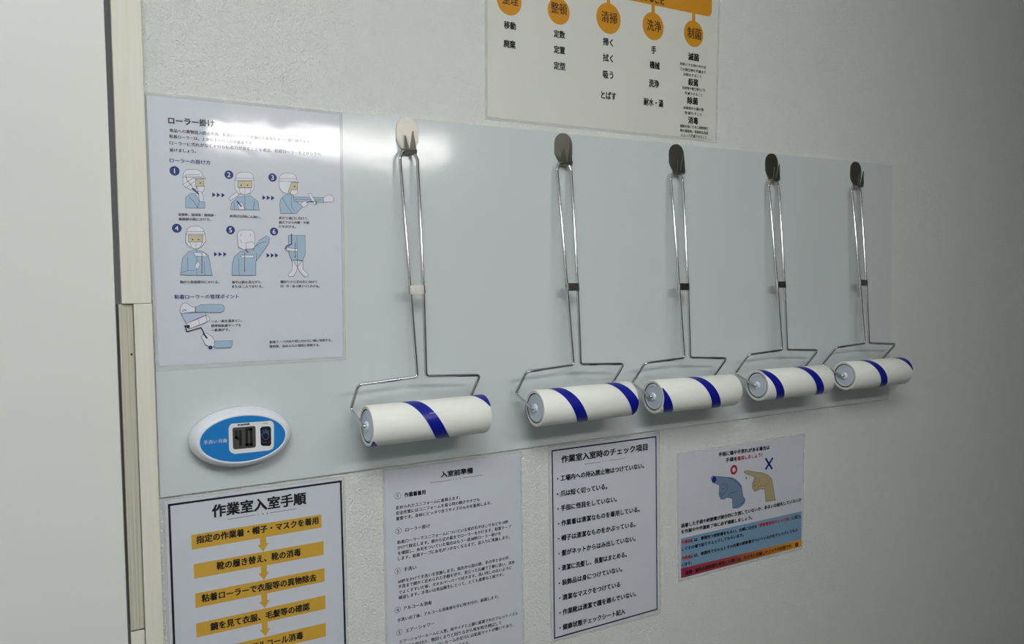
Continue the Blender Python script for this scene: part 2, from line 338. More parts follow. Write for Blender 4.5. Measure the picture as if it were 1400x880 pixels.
  ('l','ink',0.35,[[146.8,-92],[146.6,-100],[150.6,-105.4],[157.9,-107.2],[161.2,-101.4],[162.5,-92.3],[146.8,-92]],None),
  ('f','skin',[[161.4,-93.6],[168.8,-93.2],[168.6,-101.7],[162.3,-102.4],[160,-106.3],[157.1,-105.8]],None),
  ('l','ink',0.35,[[161.4,-93.6],[168.8,-93.2],[168.6,-101.7],[162.3,-102.4],[160,-106.3],[157.1,-105.8],[161.4,-93.6]],None),
  ('d','ink',[165.3,-98],0.8,0,None),
  ('f','white',[[146.8,-92.2],[147.6,-86.4],[151.2,-83.3],[155.4,-82.2],[162.8,-82.2],[166.9,-84.9],[168.5,-89.9],[170.6,-93.2],[166.8,-92.1]],None),
  ('l','ink',0.35,[[146.8,-92.2],[147.6,-86.4],[151.2,-83.3],[155.4,-82.2],[162.8,-82.2],[166.9,-84.9],[168.5,-89.9],[170.6,-93.2],[166.8,-92.1],[146.8,-92.2]],None),
  ('l','ink',0.35,[[147.1,-89.1],[167.9,-88.7]],None),
  ('f','white',[[161.2,-102.2],[169.1,-101.7],[168.5,-106.3],[164.2,-108.6],[160,-106.7]],None),
  ('l','ink',0.35,[[161.2,-102.2],[169.1,-101.7],[168.5,-106.3],[164.2,-108.6],[160,-106.7],[161.2,-102.2]],None),
  ('f','white',[[181.4,-106.2],[184.8,-105.2],[192.3,-117.7],[188.8,-119.1]],None),
  ('l','ink',0.35,[[181.4,-106.2],[184.8,-105.2],[192.3,-117.7],[188.8,-119.1],[181.4,-106.2]],None),
  ('f','white',[[172,-119.9],[174.7,-115.6],[180.1,-114.7],[181.5,-118.1],[176.2,-122.9]],None),
  ('l','ink',0.35,[[172,-119.9],[174.7,-115.6],[180.1,-114.7],[181.5,-118.1],[176.2,-122.9],[172,-119.9]],None),
  ('l','ink',0.8,[[178.9,-116.9],[183.3,-115.2],[191.5,-114.9],[190.8,-118.6]],None),
  ('g','illustration'),
  ('f','sleeve',[[32.8,-203.7],[35.7,-184.6],[42.6,-177.3],[48.1,-175.8],[57,-176.5],[63.5,-181.3],[67.2,-204.6],[41.3,-204.4]],None),
  ('l','ink',0.35,[[32.8,-203.7],[35.7,-184.6],[42.6,-177.3],[48.1,-175.8],[57,-176.5],[63.5,-181.3],[67.2,-204.6],[41.3,-204.4],[32.8,-203.7]],None),
  ('l','ink',0.35,[[41,-184.1],[40.9,-198.7]],None),
  ('l','ink',0.35,[[33.6,-201.2],[40.5,-199.1],[47.4,-198.8]],None),
  ('l','ink',0.35,[[58.8,-188.7],[59.2,-204.5]],None),
  ('l','ink',0.35,[[51.1,-176.2],[50.2,-204.4]],None),
  ('f','white',[[39.9,-157.2],[39.4,-166.9],[43.3,-172.1],[56.2,-171.9],[60.9,-165.6],[60.6,-156.8]],None),
  ('l','ink',0.35,[[39.9,-157.2],[39.4,-166.9],[43.3,-172.1],[56.2,-171.9],[60.9,-165.6],[60.6,-156.8],[39.9,-157.2]],None),
  ('f','skin',[[42.4,-158.4],[58.6,-158.1],[57.5,-167.1],[42.5,-166.9]],None),
  ('l','ink',0.35,[[42.4,-158.4],[58.6,-158.1],[57.5,-167.1],[42.5,-166.9],[42.4,-158.4]],None),
  ('d','ink',[46.9,-163.7],0.8,0,None),
  ('d','ink',[53.4,-163.6],0.8,0,None),
  ('f','white',[[40.1,-157.6],[42,-151.3],[46,-148.5],[53.9,-148.3],[58.8,-151.4],[60.4,-157.2]],None),
  ('l','ink',0.35,[[40.1,-157.6],[42,-151.3],[46,-148.5],[53.9,-148.3],[58.8,-151.4],[60.4,-157.2],[40.1,-157.6]],None),
  ('l','ink',0.35,[[40.9,-154.9],[59.9,-154.5]],None),
  ('f','white',[[44.1,-166.4],[57.1,-166.3],[55.4,-171.9],[50.1,-174.7],[45.5,-172.5]],None),
  ('l','ink',0.35,[[44.1,-166.4],[57.1,-166.3],[55.4,-171.9],[50.1,-174.7],[45.5,-172.5],[44.1,-166.4]],None),
  ('l','ink',0.25,[[50.6,-166.3],[50.3,-174.7]],None),
  ('f','white',[[47.5,-178.5],[59.9,-178.6],[62.4,-183.4],[48.9,-182.2]],None),
  ('l','ink',0.35,[[47.5,-178.5],[59.9,-178.6],[62.4,-183.4],[48.9,-182.2],[47.5,-178.5]],None),
  ('f','white',[[48.6,-193.3],[52.3,-187.7],[54,-191.9],[52.4,-196.7],[49.1,-196.7]],None),
  ('l','ink',0.35,[[48.6,-193.3],[52.3,-187.7],[54,-191.9],[52.4,-196.7],[49.1,-196.7],[48.6,-193.3]],None),
  ('l','darkred',0.6,[[56.5,-179.3],[55.9,-201.3]],None),
  ('d','darkred',[55.9,-201.3],0.7,0,None),
  ('g','illustration'),
  ('f','sleeve',[[89,-204.7],[90,-190.8],[92.3,-183.3],[99.8,-176.4],[113.4,-176.1],[121.2,-163.7],[129.9,-158.1],[133.5,-160.3],[132.5,-166.8],[116.9,-188.7],[116.4,-205]],None),
  ('l','ink',0.35,[[89,-204.7],[90,-190.8],[92.3,-183.3],[99.8,-176.4],[113.4,-176.1],[121.2,-163.7],[129.9,-158.1],[133.5,-160.3],[132.5,-166.8],[116.9,-188.7],[116.4,-205],[89,-204.7]],None),
  ('l','ink',0.35,[[96.9,-184.4],[97.5,-204.8]],None),
  ('l','ink',0.35,[[117.3,-188.2],[118,-178.9]],None),
  ('l','ink',0.35,[[116.8,-170.3],[123.3,-166.5],[129.7,-164.7]],None),
  ('f','white',[[96.2,-157.6],[98.4,-152.7],[102.6,-151.5],[113.1,-151.5],[116.1,-155.1],[116.3,-165.9],[112.5,-173.5],[103,-174.9],[97.2,-171.1]],None),
  ('l','ink',0.35,[[96.2,-157.6],[98.4,-152.7],[102.6,-151.5],[113.1,-151.5],[116.1,-155.1],[116.3,-165.9],[112.5,-173.5],[103,-174.9],[97.2,-171.1],[96.2,-157.6]],None),
  ('l','ink',0.4,[[100.8,-156.5],[100.7,-158.6]],None),
  ('l','ink',0.4,[[111.5,-156.3],[111.4,-158.5]],None),
  ('l','ink',0.4,[[99.8,-162.9],[101.1,-167.2]],None),
  ('f','white',[[105.7,-166.7],[113.7,-165.3],[116.8,-169.2],[114.6,-173.5],[106.1,-174.2]],None),
  ('l','ink',0.35,[[105.7,-166.7],[113.7,-165.3],[116.8,-169.2],[114.6,-173.5],[106.1,-174.2],[105.7,-166.7]],None),
  ('f','white',[[100.3,-181.2],[114.6,-181.1],[114.5,-184.1],[100.2,-184.2]],None),
  ('l','ink',0.35,[[100.3,-181.2],[114.6,-181.1],[114.5,-184.1],[100.2,-184.2],[100.3,-181.2]],None),
  ('l','darkred',0.6,[[104.1,-178.3],[103.5,-199.5]],None),
  ('d','darkred',[103.5,-199.5],0.8,0,None),
  ('l','navy',1,[[105.5,-174.7],[108.1,-177.9]],None),
  ('g','illustration'),
  ('f','white',[[160.4,-186.9],[166.2,-195.3],[164.5,-200.9],[161.4,-206.4],[155.4,-207],[154.6,-204.1],[159.4,-199.3]],None),
  ('l','ink',0.35,[[160.4,-186.9],[166.2,-195.3],[164.5,-200.9],[161.4,-206.4],[155.4,-207],[154.6,-204.1],[159.4,-199.3],[160.4,-186.9]],None),
  ('f','white',[[172.9,-186.9],[166.2,-195.3],[169.8,-202],[174.2,-207],[179,-206.8],[178.6,-203.2],[173.1,-198]],None),
  ('l','ink',0.35,[[172.9,-186.9],[166.2,-195.3],[169.8,-202],[174.2,-207],[179,-206.8],[178.6,-203.2],[173.1,-198],[172.9,-186.9]],None),
  ('f','sleeve',[[156.1,-157.1],[176.6,-156.7],[176,-180.1],[172.7,-187.5],[166.4,-186.4],[159.5,-187.5],[156.6,-179.8]],None),
  ('l','ink',0.35,[[156.1,-157.1],[176.6,-156.7],[176,-180.1],[172.7,-187.5],[166.4,-186.4],[159.5,-187.5],[156.6,-179.8],[156.1,-157.1]],None),
  ('l','ink',0.35,[[166.5,-156.9],[166.2,-195.3]],None),
  ('f','white',[[153.5,-172.1],[166.8,-173.1],[166.7,-176.2],[153.4,-175.6]],None),
  ('l','ink',0.35,[[153.5,-172.1],[166.8,-173.1],[166.7,-176.2],[153.4,-175.6],[153.5,-172.1]],None),
  ('l','navy',1.1,[[159.9,-155.4],[159.8,-167.6],[153.5,-169.9],[151.9,-173.2]],None),
  ('l','darkred',0.6,[[164.1,-165.3],[163.6,-183.1]],None),
  ('d','darkred',[163.6,-183.1],0.8,0,None),
  ('g','illustration'),
  ('f','paleblue',[[32,-247.6],[58.1,-247.3],[58.8,-250.1],[37.4,-259.3]],None),
  ('l','ink',0.35,[[32,-247.6],[58.1,-247.3],[58.8,-250.1],[37.4,-259.3],[32,-247.6]],None),
  ('f','white',[[30.7,-244.5],[32,-239.5],[34.5,-235.9],[38.1,-235.8],[41.3,-238.4],[44.4,-240.7],[47.3,-241],[47.1,-246.3],[32.2,-247.6]],None),
  ('l','ink',0.35,[[30.7,-244.5],[32,-239.5],[34.5,-235.9],[38.1,-235.8],[41.3,-238.4],[44.4,-240.7],[47.3,-241],[47.1,-246.3],[32.2,-247.6],[30.7,-244.5]],None),
  ('l','ink',0.5,[[32.7,-244.2],[35.9,-243],[37.5,-244.3],[32.6,-245.9]],None),
  ('f','sleeve',[[47.7,-240.6],[53.4,-238.3],[76.1,-238.3],[79,-240.3],[79.3,-243.8],[77.5,-246.8],[74.6,-247.8],[47.5,-246.6]],None),
  ('l','ink',0.35,[[47.7,-240.6],[53.4,-238.3],[76.1,-238.3],[79,-240.3],[79.3,-243.8],[77.5,-246.8],[74.6,-247.8],[47.5,-246.6],[47.7,-240.6]],None),
  ('f','white',[[37.4,-259.3],[59.6,-250.6],[62.6,-253.3],[62.7,-256.4],[59.4,-258.4],[40.4,-265.4]],None),
  ('l','ink',0.35,[[37.4,-259.3],[59.6,-250.6],[62.6,-253.3],[62.7,-256.4],[59.4,-258.4],[40.4,-265.4],[37.4,-259.3]],None),
  ('l','ink',0.5,[[58.8,-251],[59.8,-257.6]],None),
  ('l','ink',0.3,[[50.5,-254.2],[51.1,-260.7]],None),
  ('l','ink',1.1,[[38.1,-262.8],[35.7,-261.8],[37.5,-268.7],[53,-264.7],[56.5,-272.2]],None),
  ('d','ink',[39.1,-262.8],1.9,0,None),
  ('f','white',[[52.7,-275.5],[55.3,-271.3],[59,-271.4],[65.4,-276.1],[67.4,-280.5],[66.3,-287.5],[61.8,-287.2],[56.9,-284.4],[55.4,-279.9]],None),
  ('l','ink',0.35,[[52.7,-275.5],[55.3,-271.3],[59,-271.4],[65.4,-276.1],[67.4,-280.5],[66.3,-287.5],[61.8,-287.2],[56.9,-284.4],[55.4,-279.9],[52.7,-275.5]],None),
  ('l','navy',1.8,[[55.7,-272.1],[58.8,-276.6]],None),
  ('d','navy',[62.6,-288],2.1,0,None),
  ('f','sleeve',[[67.4,-281],[87.5,-281.3],[86.9,-286.8],[85.6,-289.3],[68.4,-289.3],[66.4,-286.6]],None),
  ('l','ink',0.35,[[67.4,-281],[87.5,-281.3],[86.9,-286.8],[85.6,-289.3],[68.4,-289.3],[66.4,-286.6],[67.4,-281]],None),
  ('g',None)]),
 'P1': dict(origin=(-0.2658,0.003,1.2658), film=[[0.0, 0.0], [215.4, -1.9], [215.5, -313.9], [0.2, -312]], paper=None, items=[
  ('l','ink',2.5,[[7.2,-8.2],[209.7,-8.7],[211.2,-302],[7.7,-302],[7.2,-8.2]],'border_line'),
  ('t','作業室入室手順',[54,-30.1],[164.7,-30.6],'ink',2,14.9,'title'),
  ('g','underline'),
  ('l','ink',0.5,[[71,-35],[88.7,-35.1],[103,-34.8]],None),
  ('l','ink',0.5,[[120.7,-35.1],[134.4,-35.1],[152.6,-35.1]],None),
  ('d','ink',[106.7,-35],0.6,0,None),
  ('d','ink',[111.9,-35],0.7,0,None),
  ('d','ink',[117.1,-35.2],0.7,0,None),
  ('g',None),
  ('f','gold',[[29.9,-46.9],[183.8,-47.1],[183.8,-63.8],[30.1,-64.4]],'gold_bar'),
  ('t','指定の作業着・帽子・マスクを着用',[35.3,-58.1],[179.5,-58.2],'ink',2,9,'lettering'),
  ('f','gold',[[31.5,-81.7],[185.6,-81.6],[185.6,-99.1],[31.6,-98.9]],'gold_bar'),
  ('t','靴の履き替え、靴の消毒',[57,-93.5],[156.5,-94.6],'ink',2,9.2,'lettering'),
  ('f','gold',[[32,-116.7],[186.1,-116.5],[185.7,-133.7],[32,-134]],'gold_bar'),
  ('t','粘着ローラーで衣服等の異物除去',[39,-128.6],[175,-130.4],'ink',2,9.2,'lettering'),
  ('f','gold',[[31.8,-152.5],[186.2,-151.4],[186.2,-169],[31.9,-169.3]],'gold_bar'),
  ('t','鏡を見て衣服、毛髪等の確認',[47.8,-164.8],[165.7,-165.6],'ink',2,9.2,'lettering'),
  ('f','gold',[[31.2,-187.5],[186,-186.9],[185.6,-204.5],[31.2,-204.3]],'gold_bar'),
  ('t','手指のアルコール消毒',[65.8,-199.4],[156.6,-201.4],'ink',2,9.4,'lettering'),
  ('f','gold',[[107.4,-61.7],[115.1,-61.6],[114.9,-71.2],[117.6,-71.7],[111,-81.4],[104.6,-72],[107.8,-72.1]],'arrow'),
  ('f','gold',[[107.5,-98],[114.8,-97.6],[114.5,-106.9],[117.2,-106.8],[111.1,-116.4],[104.7,-107.8],[107.6,-107.5]],'arrow'),
  ('f','gold',[[106.9,-132.5],[114.4,-132.3],[114.2,-142.2],[117.1,-142],[111.2,-151.2],[104.1,-142.7],[107.3,-142.5]],'arrow'),
  ('f','gold',[[106.6,-167.1],[113.9,-167],[113.6,-177.5],[116.8,-177.3],[110.9,-186.2],[104.2,-177.4],[106.9,-177.4]],'arrow')]),
 'P2': dict(origin=(0.0005,0.003,1.2652), film=[[0.0, 0.0], [212.2, -0.8], [213.5, -300.8], [-1.2, -300]], paper=None, items=[
  ('t','入室前準備',[83.6,-22.2],[132.3,-22.5],'ink',2,8.1,'title'),
  ('g','underline'),
  ('l','ink',0.5,[[67.7,-26.8],[82.9,-27.8],[97.8,-27.5]],None),
  ('l','ink',0.5,[[117.3,-27.2],[130.5,-27.6],[147.2,-27.2]],None),
  ('d','ink',[102.5,-27.3],0.6,0,None),
  ('d','ink',[107.7,-27.5],0.6,0,None),
  ('d','ink',[112.9,-27.4],0.6,0,None),
  ('g',None),
  ('d','ink',[20.5,-38.1],4.4,0.4,'number_badge'),
  ('t','1',[19.3,-40.1],[21.6,-40.4],'ink',1,4.4,'lettering'),
  ('t','作業着着用',[29.9,-41.5],[60.2,-41.6],'ink',2,6.2,'lettering'),
  ('t','定められたユニフォームに着替えます。',[17.3,-56.2],[112.1,-56.1],'ink',1,0,'lettering'),
  ('t','安全作業にはユニフォームを着る時の動きやすさも',[17.2,-63.5],[142.2,-63.5],'ink',1,0,'lettering'),
  ('t','重要です。身体にピッタリ合うサイズのものを着用します。',[17.3,-71],[161.1,-71],'ink',1,0,'lettering'),
  ('t','粘着ローラーでユニフォームについている埃の毛やほこりなどを10秒',[18.5,-102.8],[187.9,-102.5],'ink',1,0,'lettering'),
  ('t','かけて除去します。頭から足の裾までローラーをかけます。粘着テープ',[18.6,-110.2],[193,-110.1],'ink',1,0,'lettering'),
  ('t','を確認し、糸毛をついていた場合はもう一度30秒ローラー掛けを',[18.9,-117.6],[175.8,-117.3],'ink',1,0,'lettering'),
  ('t','します。粘着テープに糸毛がつかなくなるまで、念入りに実施します。',[19,-125],[189.9,-124.8],'ink',1,0,'lettering'),
  ('d','ink',[20.3,-85.2],4.3,0.4,'number_badge'),
  ('t','2',[19.1,-87.1],[21.3,-87.5],'ink',1,4.2,'lettering'),
  ('t','ローラー掛け',[30.4,-88.1],[65.8,-88.4],'ink',1,5.6,'lettering'),
  ('t','60秒をかけて手洗いを実施します。指先から指の間、手の平と手の甲、',[18.4,-155.9],[189.9,-155.1],'ink',1,0,'lettering'),
  ('t','手首まで細かく定められた手順を守り、泡立った石鹸で丁寧に洗い、流水',[18.6,-162.7],[198.2,-163.1],'ink',1,0,'lettering'),
  ('t','でよくすすいだ後、タオルペーパーで拭きます。洗い残しのないように',[19,-170.4],[192.8,-170.3],'ink',1,0,'lettering'),
  ('t','確認します。手洗いは食品衛生にとって、とても重要な工程です。',[18.9,-177.7],[179.2,-177.7],'ink',1,0,'lettering'),
  ('t','手洗い完了後、アルコール消毒液を手に吹き付け、殺菌します。',[16.5,-207.9],[170.6,-207.9],'ink',1,0,'lettering'),
  ('t','エアーシャワールームに入室。両サイドと上部に設置されたジェットノズル',[18.5,-237.8],[202.5,-239.4],'ink',1,0,'lettering'),
  ('t','から風を吹付け、数回くるりと回りながら埃を吹き飛ばして',[18.4,-246],[175.2,-247.4],'ink',1,0,'lettering'),
  ('t','ください。エアーシャワールームの足元には粘着マットが敷いてあり、',[18.4,-253.9],[194.9,-254.8],'ink',1,0,'lettering'),
  ('t','靴底についた汚れや埃も確実に除去できます。',[18.2,-261.4],[123.4,-263.4],'ink',1,0,'lettering'),
  ('d','ink',[18.1,-138.8],4.2,0.4,'number_badge'),
  ('t','3',[16.9,-140.7],[19.1,-141.1],'ink',1,4.2,'lettering'),
  ('t','手洗い',[26.8,-141.4],[44.9,-141],'ink',1,5.5,'lettering'),
  ('d','ink',[17,-191.3],4.2,0.4,'number_badge'),
  ('t','4',[15.8,-193.2],[18.1,-193.7],'ink',1,4.3,'lettering'),
  ('t','アルコール消毒',[25.4,-193.7],[66.6,-194.4],'ink',1,5.5,'lettering'),
  ('d','ink',[18.9,-222.1],4.2,0.4,'number_badge'),
  ('t','5',[17.7,-224],[19.9,-224.5],'ink',1,4.3,'lettering'),
  ('t','エアーシャワー',[27.8,-225.1],[69.8,-224.3],'ink',1,5.5,'lettering')]),
 'C': dict(origin=(0.2576,0.003,1.2667), film=[[0.0, 0.0], [213.0, -0.9], [214.9, -300.5], [1.4, -297.1]], paper=None, items=[
  ('l','ink',2.1,[[7.1,-8.4],[204.5,-9.2],[206.4,-290.5],[8.6,-291],[7.1,-8.4]],'border_line'),
  ('t','作業室入室時のチェック項目',[23.3,-28.7],[186.7,-28.7],'ink',2,11,'title'),
  ('g','underline'),
  ('l','ink',0.5,[[65.4,-35.7],[80.3,-35.9],[95.3,-36]],None),
  ('l','ink',0.5,[[113,-35.5],[128.4,-36.2],[144.1,-35.6]],None),
  ('d','ink',[99.6,-35.5],0.6,0,None),
  ('d','ink',[104.9,-35.5],0.6,0,None),
  ('d','ink',[110.5,-35.6],0.6,0,None),
  ('g',None),
  ('t','・工場内への持込禁止物はつけていない。',[15.2,-55.6],[179.8,-56.6],'ink',2,8.8,'lettering'),
  ('t','・爪は短く切っている。',[15,-78.5],[107.2,-79.7],'ink',2,8.8,'lettering'),
  ('t','・手指に怪我をしていない。',[15.5,-100.6],[125.5,-102.2],'ink',2,8.8,'lettering'),
  ('t','・作業着は清潔なものを着用している。',[16.4,-123.4],[170.7,-125.1],'ink',2,8.8,'lettering'),
  ('t','・帽子は清潔なものをかぶっている。',[16.2,-145.9],[162.1,-147.8],'ink',2,8.9,'lettering'),
  ('t','・髪がネットからはみ出していない。',[16.5,-168.5],[162,-170.6],'ink',2,8.9,'lettering'),
  ('t','・清潔に洗髪し、長髪はまとめる。',[16.5,-191.3],[144.6,-193],'ink',2,8.9,'lettering'),
  ('t','・装飾品は身につけていない。',[16.7,-213.6],[135.3,-214.6],'ink',2,8.9,'lettering'),
  ('t','・清潔なマスクをつけている',[17.2,-236.4],[131.3,-238.2],'ink',2,8.9,'lettering'),
  ('t','・作業靴は清潔で踵を踏んでいない。',[17.5,-259],[162.5,-259.7],'ink',2,9,'lettering'),
  ('t','・健康状態チェックシート記入',[17.3,-281.7],[141.1,-283.4],'ink',2,8.9,'lettering')]),
 'D': dict(origin=(0.5063,0.003,1.2252), film=[[0.0, 0.0], [305.0, -0.1], [303.3, -212.9], [2.0, -213.9]], paper=None, items=[
  ('t','手指に傷や手荒れがある場合は',[92.1,-16.5],[214.1,-18.3],'ink',2,7.2,'title'),
  ('t','手袋を',[108.3,-27.9],[135.2,-28.7],'ink',2,7.2,'lettering'),
  ('t','着用しましょう！',[135.9,-28.6],[195.6,-29.2],'red',2,7.3,'lettering'),
  ('g','illustration'),
  ('f','glove',[[74.4,-50.8],[78.1,-47.4],[93.4,-50.6],[124.3,-56.9],[132.2,-60.9],[139.1,-66.2],[146.1,-73.7],[150.2,-93.1],[155.2,-98.2],[153.2,-105.2],[146.3,-109.3],[138.3,-111.4],[125.5,-109.7],[124.1,-92.1],[110.8,-88.7],[105,-91.4],[97.7,-89.3],[93.9,-83.4],[93.5,-79],[94.4,-66.4],[89.6,-62.8],[79.1,-59.3]],None),
  ('l','gloveline',0.7,[[74.4,-50.8],[78.1,-47.4],[93.4,-50.6],[124.3,-56.9],[132.2,-60.9],[139.1,-66.2],[146.1,-73.7],[150.2,-93.1],[155.2,-98.2],[153.2,-105.2],[146.3,-109.3],[138.3,-111.4],[125.5,-109.7],[124.1,-92.1],[110.8,-88.7],[105,-91.4],[97.7,-89.3],[93.9,-83.4],[93.5,-79],[94.4,-66.4],[89.6,-62.8],[79.1,-59.3],[74.4,-50.8]],None),
  ('d','blueprint',[82.3,-54],5,0,None),
  ('l','gloveline',0.7,[[93.4,-51.3],[112.6,-54.6],[124.3,-59.1],[138.1,-68.2],[145.1,-76.4]],None),
  ('l','gloveline',0.7,[[99.2,-67],[103,-64],[107.8,-65.4],[109.8,-70.7],[105.9,-73.7],[101.1,-73]],None),
  ('l','gloveline',0.7,[[112.7,-64.6],[113.7,-71.9],[108.8,-79.8],[103.1,-81.9],[97.3,-78.2]],None),
  ('l','gloveline',0.7,[[116.6,-86.7],[118.6,-81.3],[124.4,-83.5],[136.2,-80.9]],None),
  ('l','gloveline',0.7,[[126.5,-109.8],[140.3,-106.2],[151.2,-103.5],[155.2,-98.2]],None),
  ('l','gloveline',0.7,[[94.4,-79.2],[101.1,-84.4],[96.4,-88.7]],None),
  ('l','gloveline',0.5,[[81.9,-42],[82.9,-44.2]],None),
  ('l','gloveline',0.5,[[86.7,-43.3],[87.2,-45.2]],None),
  ('l','gloveline',0.5,[[91.4,-45.4],[93,-46.6]],None),
  ('g','illustration'),
  ('f','handtan',[[151.9,-50.5],[152.9,-48.8],[159.9,-49.1],[180.1,-54.3],[198.6,-58.2],[213.2,-65.3],[220.6,-72.2],[223.8,-84.6],[230,-111.7],[205.2,-110.2],[202.6,-87.5],[190.6,-85.8],[180.4,-88],[175.3,-86.6],[172.6,-80.3],[172.1,-72.9],[178.2,-62.8],[155.9,-54]],None),
  ('l','darkred',0.6,[[151.9,-50.5],[152.9,-48.8],[159.9,-49.1],[180.1,-54.3],[198.6,-58.2],[213.2,-65.3],[220.6,-72.2],[223.8,-84.6],[230,-111.7],[205.2,-110.2],[202.6,-87.5],[190.6,-85.8],[180.4,-88],[175.3,-86.6],[172.6,-80.3],[172.1,-72.9],[178.2,-62.8],[155.9,-54],[151.9,-50.5]],None),
  ('l','red',0.6,[[178.2,-62.8],[182.3,-65.5],[180.3,-71.1],[174.2,-74.7]],None),
  ('l','red',0.6,[[190.4,-65.9],[189.5,-72.4],[182.3,-77.3],[174.2,-77.6]],None),
  ('l','red',0.6,[[180.4,-87.6],[188.5,-81.1],[192.6,-79.5],[202.9,-82.4],[212.3,-79.3]],None),
  ('l','red',0.6,[[173.2,-77.5],[180.3,-79.2],[177.3,-83.9]],None),
  ('f','red',[[157,-59.2],[159,-62.1],[157.4,-64.3],[155.4,-61.6]],None),
  ('g','mark'),
  ('d','red',[127.8,-43.4],8.3,4.5,None),
  ('g','mark'),
  ('l','blueprint',4,[[205.6,-34.7],[220,-52.8]],None),
  ('l','blueprint',4,[[221.3,-35.9],[205.8,-51.7]],None),
  ('g',None),
  ('f','blueband',[[9,-141.9],[298.8,-142.2],[298.1,-194.4],[9,-191.8]],'blue_band'),
  ('f','gradient',[[8.6,-191.9],[299.1,-194.6],[298.8,-207.5],[9,-208.2]],'warning_band'),
  ('t','装着した手袋や絆創膏が部分的に欠損していないか、あるいは紛失していないか',[9,-124.5],[297.2,-123.7],'ink',2,7,'lettering'),
  ('t','を作業中や作業終了時に必ず確認しましょう。',[9,-134.4],[171.9,-136.2],'ink',2,6.6,'lettering'),
  ('t','作業前',[9.4,-151.7],[29.9,-152],'red',2,6,'lettering'),
  ('t','には、事務所で絆創膏をもらい、台帳に日付を',[30.6,-152.1],[183.7,-153.7],'ink',2,6.1,'lettering'),
  ('t','「絆創膏使用チェック表」',[187.9,-153.5],[267.3,-153.7],'red',2,6.4,'lettering'),
  ('t','に記入',[272.5,-153.4],[296.3,-154],'ink',2,6.6,'lettering'),
  ('t','してその場で貼りチェックしてもらいます。',[10.1,-163.5],[151.5,-163],'ink',2,6.1,'lettering'),
  ('t','作業後',[10.1,-179],[29.7,-178.3],'red',2,6,'lettering'),
  ('t','には、事務所でちゃんとその位置の絆創膏がついているかをチェックしてもら',[30.4,-178.4],[287.8,-177.6],'ink',2,6,'lettering'),
  ('t','います。',[10.1,-189.5],[31.9,-189.2],'ink',2,6,'lettering'),
  ('t','破損・紛失の絆創膏を発見した際には、ただちに記録しチェックが必要です。',[17.7,-204.9],[274.1,-204.9],'ink',2,7.4,'lettering'),
  ('d','darkred',[285.9,-202],4.4,0,'number_badge'),
  ('t','!',[284.9,-204.4],[287,-204.8],'gold2',1,4.8,'lettering')]),
 'T': dict(origin=(0.1596,0.003,1.7308), film=[[3.6, 306], [441.0, 305.6], [433.5, -0.4], [0.0, 0.0]], paper=None, items=[
  ('f','orange',[[22,201.2],[18.9,201.7],[16.1,203.1],[13.9,205.3],[12.5,208.1],[12,211.2],[12,239.2],[12.5,242.3],[13.9,245.1],[16.1,247.3],[18.9,248.7],[22,249.2],[411.5,249.2],[414.6,248.7],[417.4,247.3],[419.6,245.1],[421,242.3],[421.5,239.2],[421.5,211.2],[421,208.1],[419.6,205.3],[417.4,203.1],[414.6,201.7],[411.5,201.2]],'orange_bar'),
  ('t','食品衛生のために実施し続けること',[147.3,204.7],[320.1,204.7],'ink',2,9.9,'lettering'),
  ('d','orange',[40.6,166.5],20.1,0,'orange_disc'),
  ('f','orange',[[37.2,203.2],[44,203.2],[44,184.6],[37.2,184.6]],'stem'),
  ('d','orange',[123,164.9],19.1,0,'orange_disc'),
  ('f','orange',[[119.6,203.2],[126.4,203.2],[126.4,182],[119.6,182]],'stem'),
  ('d','orange',[212.4,168.1],22.7,0,'orange_disc'),
  ('f','orange',[[209,203.2],[215.8,203.2],[215.8,188.8],[209,188.8]],'stem'),
  ('d','orange',[298.4,169],21.2,0,'orange_disc'),
  ('f','orange',[[295,203.2],[301.8,203.2],[301.8,188.2],[295,188.2]],'stem'),
  ('d','orange',[382,169.3],20.7,0,'orange_disc'),
  ('f','orange',[[378.6,203.2],[385.4,203.2],[385.4,188],[378.6,188]],'stem'),
  ('t','整理',[29.1,160.1],[54.9,162.1],'brown',1,15.3,'lettering'),
  ('t','整頓',[109.7,159.6],[137,161.9],'brown',1,15.9,'lettering'),
  ('t','清掃',[199.1,159.8],[227.9,162.7],'brown',1,16.5,'lettering'),
  ('t','洗浄',[286.1,160.1],[313.9,162.3],'brown',1,17.1,'lettering'),
  ('t','制菌',[368.8,160.1],[398.2,162],'brown',1,17.6,'lettering'),
  ('t','移動',[31.7,126.8],[50.5,128.4],'ink',2,10.2,'lettering'),
  ('t','廃棄',[30.7,101.5],[49.5,102.4],'ink',2,10.3,'lettering'),
  ('t','定数',[114.2,126.4],[133.1,127.6],'ink',2,10.6,'lettering'),
  ('t','定置',[114,104.2],[132.9,105.3],'ink',2,10.7,'lettering'),
  ('t','定型',[113.7,81.3],[133.3,82.5],'ink',2,10.7,'lettering'),
  ('t','掃く',[201.7,126.9],[219.9,128.2],'ink',2,11,'lettering'),
  ('t','拭く',[201.5,103.4],[219.8,104.5],'ink',2,11,'lettering'),
  ('t','吸う',[201.4,78.7],[220.4,79.4],'ink',2,11.1,'lettering'),
  ('t','とばす',[197.7,48.1],[225.5,48.9],'ink',2,11.1,'lettering'),
  ('t','手',[294.6,127.2],[304,127.5],'ink',2,11.5,'lettering'),
  ('t','機械',[291.5,103.9],[310.8,104.4],'ink',2,11.4,'lettering'),
  ('t','洗浄',[289.6,75.5],[309.6,76.2],'ink',2,11.5,'lettering'),
  ('t','耐水・湯',[279.4,46.3],[318,47.1],'ink',2,11.4,'lettering'),
  ('t','滅菌',[370.5,126.1],[393,127.4],'ink',2,11.5,'lettering'),
  ('t','対象とする物の中の全',[352.6,116.4],[408.9,117],'ink',1,4.9,'lettering'),
